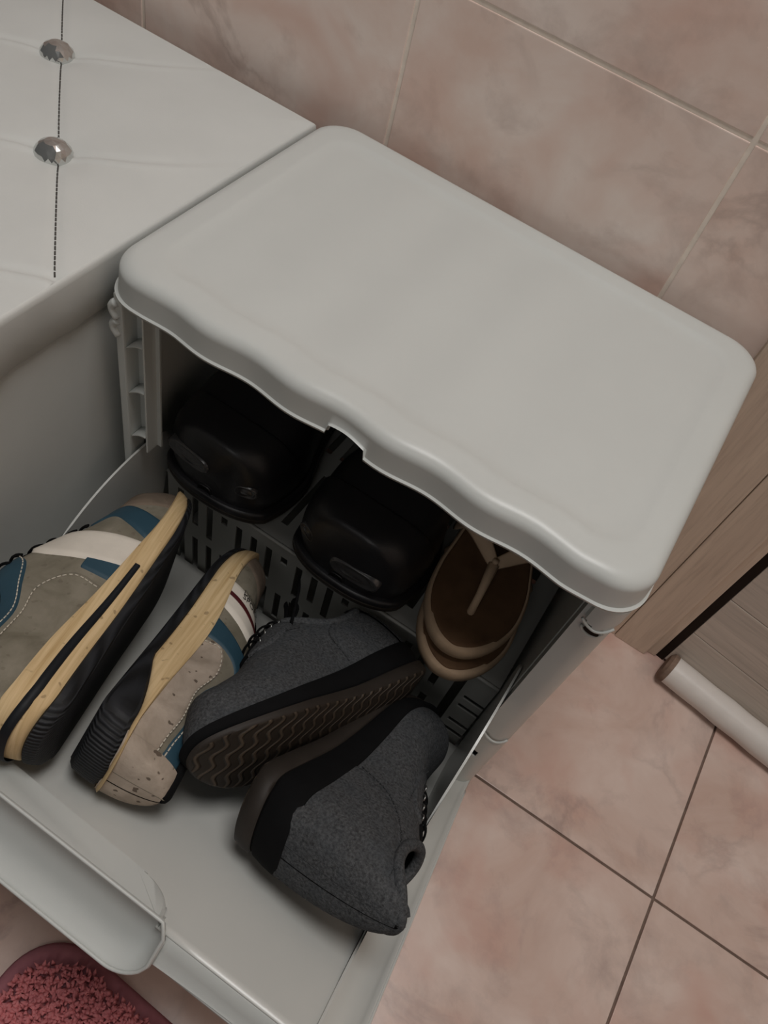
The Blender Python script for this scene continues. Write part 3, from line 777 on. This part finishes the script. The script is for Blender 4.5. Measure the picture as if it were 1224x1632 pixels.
# ---- the olive sneakers
def sneaker(label, m, L, mirror, text, sole, hs):
    root = empty('sneaker', label, 'shoe', mat=m, group='olive grey sneakers with beige soles')
    s = Shoe(L, 1.0, mirror=mirror, sole=([0, .25, .5, .75, 1], sole), H=([0, .06, .15, .28, .38, .48, .58, .7, .82, .92, 1], [q * (hs if hs > 1 or i_ < 3 else hs * .84) for i_, q in enumerate((.046, .052, .056, .056, .068, .070, .062, .050, .041, .034, .024))]))
    s.upper(root, MAT_SUEDE, MAT_BLACK_M, op=(.215, .200, .20))
    s.collar(root, MAT_BLACK_M, .005)
    spl = (lambda t: .30 + .66 * (1 - min(1, max(0, (t - .10) / .20)) ** 1.3)) if text else .30
    s.band('outsole', root, MAT_RUBBER, 0.0, spl, -.001, .0005)
    mid = s.band('midsole', root, MAT_SOLE_BEIGE, spl, 1.08, .0005, .0030)
    if not text: s.sole_line('midsole_line', mid, MAT_SOLE_LINE, .56, 0.56, 0.76)
    for sd in (0, 1):
        f = (lambda t, v: (t, v)) if sd == 0 else (lambda t, v: (t, 1 - v))
        g = lambda c: (lambda w_: f(*c(w_)))
        hc = poly((.46, .03), (.47, .10), (.40, .165), (.28, .175), (.14, .165), (.01, .16)); hb = lin2((.46, .0), (.01, .0))
        s.patch('heel_panel', root, MAT_SUEDE_P if text else MAT_SUEDE, g(hc), g(hb), .0018)
        ca = poly((.50, .38), (.46, .28), (.37, .215), (.2, .19), (.06, .185), (.01, .185)); cb = poly((.42, .47), (.405, .40), (.33, .335), (.2, .305), (.06, .33), (.02, .36))
        s.patch('collar_panel', root, MAT_BLUE, g(ca), g(cb), .0022)
        if not text: s.patch('toe_band', root, MAT_BLUE, g(poly((.66, .0), (.70, .12), (.735, .27), (.70, .40))), g(poly((.76, .0), (.785, .12), (.80, .27), (.745, .42))), .0018)
        if text: s.patch('quarter_patch', root, MAT_BLUE, g(poly((.47, .0), (.465, .12), (.44, .22), (.40, .28))), g(poly((.56, .0), (.535, .12), (.515, .22), (.50, .32))), .0014)
        else: s.patch('quarter_patch', root, MAT_BLUE, g(lin2((.48, .0), (.49, .10))), g(lin2((.58, .0), (.56, .12))), .0014)
        sh = .06 if text else 0.0
        s1 = s.patch('side_stripe', root, MAT_WHITE, g(poly(*[(a + sh, b) for a, b in ((.54, .0), (.52, .12), (.505, .25), (.52, .38))])), g(poly(*[(a + sh, b) for a, b in ((.655, .0), (.65, .12), (.64, .25), (.63, .38))])), .0026)
        if text and sd == 1 or (not text and False):
            pass
        if text:
            s.patch('red_edge', s1, MAT_RED, g(poly((.647, .0), (.635, .12), (.623, .25), (.628, .38))), g(poly((.665, .0), (.655, .12), (.643, .25), (.645, .38))), .0031)
            if sd == TEXT_SIDE:
                for word, tt, sz in (('SPORT', .678, .0095), ('DENMARK', .697, .0080)):
                    cu = bpy.data.curves.new('t', 'FONT'); cu.body = word; cu.size = sz; cu.resolution_u = 2
                    ob = bpy.data.objects.new('t', cu); COL.objects.link(ob); bpy.context.view_layer.update()
                    me = bpy.data.meshes.new_from_object(ob.evaluated_get(bpy.context.evaluated_depsgraph_get()))
                    bpy.data.objects.remove(ob); me.name = 'stripe_print'
                    for v in me.vertices:
                        vv = .10 + v.co.x / (L * .42)
                        t = tt + .0 + (v.co.y / L) * 1.0 - .010 + .00 * vv
                        p = s.S(*f(t, vv), .0034); v.co = p
                    me.materials.append(MAT_INK); o = link(bpy.data.objects.new('stripe_print', me), s1)
        V, F = s.stitches([g(lambda w_: (hc(w_)[0] - .014, hc(w_)[1] - .012)), g(lambda w_: (ca(w_)[0] - .004, ca(w_)[1] + .014))])
        tag(M('stitching', V, F, MAT_THREAD, root), None, None, kind='stuff')
    s.heel_tab('heel_tab', root, MAT_SUEDE_P if text else MAT_SUEDE, .0, .45)
    s.patch('toe_cap', root, MAT_BROWN, poly((.84, .0), (.80, .2), (.775, .5), (.80, .8), (.84, 1.0)), lin2((.997, .0), (.997, 1.0)), .0014, 40, 20, label='browner rounded toe cap')
    s.patch('tongue', root, MAT_BLACK_M, lin2((.40, .40), (.40, .60)), lin2((.76, .44), (.76, .56)), .0016, 10, 20)
    s.laces(root, MAT_LACE, [.45, .50, .55, .60, .65, .70], .37, .63, .006)
    return root
TEXT_SIDE = 0
mA, LA = pose((0.198, 0.420, 0.047), (0.112, 0.137, 0.155), (-1, 0, 0.05))
sneaker('olive grey sneaker lying leftmost with its striped beige sole and wide white side stripe', mA, LA, 1, False, [.038, .036, .028, .020, .016], 1.2)
mB, LB = pose((0.202, 0.398, 0.046), (0.137, 0.086, 0.114), (0.95, 0.1, -0.14))
sneaker('olive grey sneaker with a stained taupe heel and printed stripe, sole against the striped-soled one', mB, LB, -1, True, [.026, .028, .031, .022, .016], 0.95)

# ---- the charcoal felt shoes
def feltshoe(label, m, L, mirror, loose, sole, wid, hh, op=(.205, .190, .27)):
    root = empty('felt_shoe', label, 'shoe', mat=m, group='charcoal felt lace-up shoes')
    s = Shoe(L, wid, mirror=mirror, toe_a=.30, sole=([0, .25, .5, .75, 1], sole),
             H=([0, .06, .15, .28, .38, .48, .58, .7, .82, .92, 1], hh))
    s.upper(root, MAT_FELT, MAT_BLACK_M, op=op); s.collar(root, MAT_FELT, .005)
    o = s.band('outsole', root, [MAT_RUBBER_BR, MAT_WAVE], 0.0, 0.42, .0, .001)
    for p in o.data.polygons:
        if p.normal.z < -.6: p.material_index = 1
    s.band('foxing', root, MAT_BLACK_M, 0.42, 1.10, .0004, .002)
    for sd in (0, 1):
        f = (lambda t, v: (t, v)) if sd == 0 else (lambda t, v: (t, 1 - v)); g = lambda c: (lambda w_: f(*c(w_)))
        s.patch('eyestay', root, MAT_FELT, g(poly((.40, .30), (.48, .27), (.56, .29), (.61, .36), (.63, .44))), g(poly((.40, .42), (.46, .42), (.52, .42), (.57, .43), (.60, .46))), .0022)
        hb = lin2((.34, .0), (.01, .0)); hc = poly((.34, .02), (.31, .16), (.20, .25), (.10, .27), (.01, .27))
        s.patch('heel_panel', root, MAT_FELT, g(hc), g(hb), .0018)
        V, F = s.stitches([g(lambda w_: (hc(w_)[0] + .012, hc(w_)[1] + .006)), g(lambda w_: (.40 + .27 * w_, .255 + .02 * math.sin(3 * w_) + .16 * w_ ** 2))], .0010, .004, .0005)
        tag(M('stitching', V, F, MAT_FELT, root), None, None, kind='stuff')
    s.heel_tab('heel_tab', root, MAT_FELT, .0, .47)
    s.patch('tongue', root, MAT_BLACK_M, lin2((.36, .41), (.36, .59)), lin2((.62, .45), (.62, .55)), .003, 10, 16)
    ts = [.42, .465, .51, .555]
    s.laces(root, MAT_LACE, ts, .40, .60, .0065, .0019)
    s.eyelets(root, MAT_METAL, ts, (.39, .61))
    for pts in loose:
        P = [np.array(q) * s.k for q in pts]; fx = [spline(np.linspace(0, 1, len(P)), [p[i] for p in P]) for i in range(3)]
        M('lace_end', *tube([[f_(u) for f_ in fx] for u in np.linspace(0, 1, 18)], .0032, 7, False, .5), MAT_LACE, root)
    return root
mC, LC = pose((0.395, 0.112, 0.114), (0.299, 0.378, 0.092), (-0.90, -0.40, 0.12))
feltshoe('charcoal felt shoe lying on its side with wavy brown tread showing', mC, LC, -1,
         [[(.125, .01, .105), (.10, .03, .135), (.07, .02, .16), (.05, .01, .175)], [(.12, -.01, .105), (.09, -.005, .14), (.06, -.02, .165)], [(.13, .0, .106), (.10, .015, .125), (.075, .0, .15), (.055, -.01, .16)]], [.040, .036, .028, .020, .016], 1.06, [.070, .078, .084, .086, .094, .092, .078, .062, .052, .043, .032])
mD, LD = pose((0.325, 0.348, 0.050), (0.398, 0.066, 0.069), (0.95, 0.2, 0.18))
feltshoe('charcoal felt shoe on its side by the right edge, heel collar poking towards the handle', mD, LD, -1,
         [], [.046, .044, .036, .026, .018], 1.10, [.108, .114, .108, .094, .080, .067, .056, .048, .043, .038, .028], (.165, .150, .22))

# ---- the black shoes on the rack
def blackshoe(label, x, yaw, mirror, ovals):
    m = Matrix.Translation((x, -0.030, 0.2072)) @ Matrix.Rotation(R_(-90 + yaw), 4, 'Z')
    root = empty('black_shoe', label, 'shoe', mat=m, group='black shoes on the inner rack')
    s = Shoe(0.300, 1.50, mirror=mirror, toe_a=.11, n=3.6, curve=.003, blunt=.97, sole=([0, .5, 1], [.020, .018, .018]),
             H=([0, .06, .15, .28, .38, .48, .58, .7, .82, .92, 1], [.058, .062, .064, .062, .092, .108, .112, .108, .098, .088, .076]))
    w0 = s.hwf; s.hwf = lambda t: w0(t) * (.80 + .20 * min(1, max(0, (t - .35) / .35)))
    s.upper(root, MAT_BLACK, MAT_BLACK_M, op=(.205, .180, .27)); s.collar(root, MAT_BLACK_M, .005)
    s.band('outsole', root, MAT_RUBBER_BR, 0, .62, .002, .003); s.band('welt', root, MAT_BLACK, .62, 1.12, .003, .002)
    s.patch('toe_bumper', root, MAT_BLACK, poly((.74, .0), (.80, .22), (.835, .5), (.80, .78), (.74, 1.0)), lin2((.999, .0), (.999, 1.0)), .0028, 40, 24)
    G = [(t, v, s.S(t, v)) for t in np.linspace(.86, .999, 60) for v in np.linspace(.02, .98, 97)]
    for yy, zz, sx, sz in ovals:
        t0, v0, _ = max((q for q in G if abs(q[2][1] - yy) < .004 and abs(q[2][2] - zz) < .006), key=lambda q: q[2][0])
        p = s.S(t0, v0); e = .004
        nn = np.cross(s.S(t0 + min(e, .999 - t0), v0) - p, s.S(t0, v0 + e) - p); nn /= np.linalg.norm(nn)
        if nn[0] < 0: nn = -nn
        nn = nn + np.array((.6, 0, 0)); nn /= np.linalg.norm(nn)
        a = np.array((0, 1, 0.0)); a = a - nn * (a @ nn); a /= np.linalg.norm(a); b = np.cross(nn, a); V = []; F = []
        for i in range(28):
            an = 2 * math.pi * i / 28; ca, sa = math.cos(an), math.sin(an)
            ex = (math.copysign(abs(ca) ** .7, ca) * sx, math.copysign(abs(sa) ** .8, sa) * sz)
            for rr, of in ((1.08, -.008), (1.02, .0035), (.9, .0042), (.78, .0022), (.5, .0034), (.03, .004)): V.append(p + a * ex[0] * rr + b * ex[1] * rr + nn * of)
        for i in range(28):
            for j in range(5): F.append((i * 6 + j, ((i + 1) % 28) * 6 + j, ((i + 1) % 28) * 6 + j + 1, i * 6 + j + 1))
        M('toe_oval', V, F, MAT_BLACK_G, root)
    return root
blackshoe('black shoe on the inner rack, left one of the pair, behind the leftmost sneaker', 0.098, 0, -1, ((-.030, .072, .027, .0105), (.045, .066, .012, .008)))
blackshoe('black shoe on the inner rack, the one next to the beige sandals', 0.262, 0, 1, ((.022, .064, .027, .0110), (-.048, .066, .011, .008)))

# ---- the stacked thong sandals
def sandal(label, loc, yaw, top):
    m = Matrix.Translation(loc) @ Matrix.Rotation(R_(-90 + yaw), 4, 'Z')
    root = empty('thong_sandal', label, 'sandal', mat=m, group='beige thong sandals stacked on the rack')
    L = .285
    s = Shoe(L, 1.12, mirror=1, toe_a=.24, sole=([0, .5, 1], [.024, .020, .019]))
    s.spring = lambda t: 0.003 * max(0, (t - .8) / .2) ** 2
    s.band('sole', root, MAT_FLIP, 0, 1.0, .0, .0)
    s.band('footbed', root, MAT_FLIP_TOP, 1.0, 1.12, -.004, -.005)
    zt = lambda t: s.ztop(t) + .003
    post = (L * .84, s.cen(.84), zt(.84) - .004); knot = (L * .68, s.cen(.68), zt(.62) + .030)
    h = 1.0 if top else .02
    knot = (knot[0], knot[1], zt(.6) + .028 * h)
    M('toe_post', *tube([post, (L * .79, s.cen(.79), zt(.7) + .014 * h), knot], [.0042, .0040, .006], 10), MAT_STRAP, root)
    for sd in (1, -1):
        e = np.array((L * .50, s.cen(.5) + sd * .050, zt(.4) - .006)); k = np.array(knot); md = np.array((L * .575, s.cen(.5) + sd * .034, zt(.5) + .036 * h))
        fx = [spline([0, .5, 1], [k[i], md[i], e[i]]) for i in range(3)]
        pts = [np.array([f_(u) for f_ in fx]) for u in np.linspace(0, 1, 16)]
        M('strap', *tube(pts, [.0055 + .0045 * math.sin(math.pi * u) for u in np.linspace(0, 1, 16)], 10, False, .3, up=(.3, sd * .5, .8)), MAT_STRAP, root)
    M('strap_rivet', *tube([(knot[0], knot[1], knot[2] + .004), (knot[0], knot[1], knot[2] + .0075)], .0035, 10), MAT_STRAP, root)
    return root
sandal('beige thong sandal with brown footbed, the upper one of the stacked pair', (0.350, -0.048, 0.2356), 9, True)
sandal('beige thong sandal lying beneath its pair on the rack', (0.355, -0.058, 0.2075), 9, False)

# ---- the shaggy rug
def rug():
    x0, x1, y0, y1, rc = 0.213, 0.80, -1.04, -0.693, 0.055
    root = empty('shaggy_rug', 'dusty rose shaggy rug with a smooth band on the tiles below the cabinet', 'rug', (0, 0, 0))
    ang = R_(-2.0); ca, sa = math.cos(ang), math.sin(ang)
    def rot(x, y, z):
        dx, dy = x - x0, y - y1; return (x0 + dx * ca - dy * sa, y1 + dx * sa + dy * ca, z)
    def outline(ins):
        r = rc - ins * .6; P = []
        for cx, cy, a in ((x0 + ins + r, y1 - ins - r, 90), (x0 + ins + r, y0 + ins + r, 180), (x1 - ins - r, y0 + ins + r, 270), (x1 - ins - r, y1 - ins - r, 0)):
            for t in np.linspace(R_(a), R_(a + 90), 12): P.append((cx + r * math.cos(t), cy + r * math.sin(t)))
        return P
    lev = [(0.0, .0004), (-.0006, .004), (.002, .0085), (.008, .0098), (.013, .0085), (.016, .006)]
    V = []; F = []; n = 48
    for ins, z in lev: V += [rot(x, y, z) for x, y in outline(ins)]
    for l in range(len(lev) - 1):
        for k in range(n): F.append((l * n + k, l * n + (k + 1) % n, (l + 1) * n + (k + 1) % n, (l + 1) * n + k))
    F.append(tuple(range((len(lev) - 1) * n, len(lev) * n)))
    M('border_band', V, F, MAT_RUGB, root)
    V = []; F = []
    def inside(x, y):
        ins = .013
        if not (x0 + ins < x < x1 - ins and y0 + ins < y < y1 - ins): return False
        qx = max(x0 + ins + rc - x, x - (x1 - ins - rc), 0); qy = max(y - (y1 - ins - rc), (y0 + ins + rc) - y, 0)
        return qx * qx + qy * qy < rc * rc
    cnt = 0
    while cnt < 25000:
        x = rng.uniform(x0, x1); y = rng.uniform(y0, y1)
        if not inside(x, y): continue
        cnt += 1
        h = rng.uniform(.012, .021); a = rng.uniform(0, 2 * math.pi); ln = rng.uniform(.002, .009); r = rng.uniform(.0018, .0028)
        b = len(V); dx, dy = math.cos(a), math.sin(a)
        for k in range(3):
            t = a + k * 2 * math.pi / 3; V.append(rot(x + r * math.cos(t), y + r * math.sin(t), .005))
        for k in range(3):
            t = a + k * 2 * math.pi / 3 + .5; V.append(rot(x + dx * ln * .5 + 1.15 * r * math.cos(t), y + dy * ln * .5 + 1.15 * r * math.sin(t), .005 + h * .6))
        V.append(rot(x + dx * ln, y + dy * ln, .005 + h))
        for k in range(3):
            q = (k + 1) % 3; F.append((b + k, b + q, b + 3 + q, b + 3 + k)); F.append((b + 3 + k, b + 3 + q, b + 6))
    tag(M('pile', V, F, MAT_RUG, root), None, None, kind='stuff')
rug()
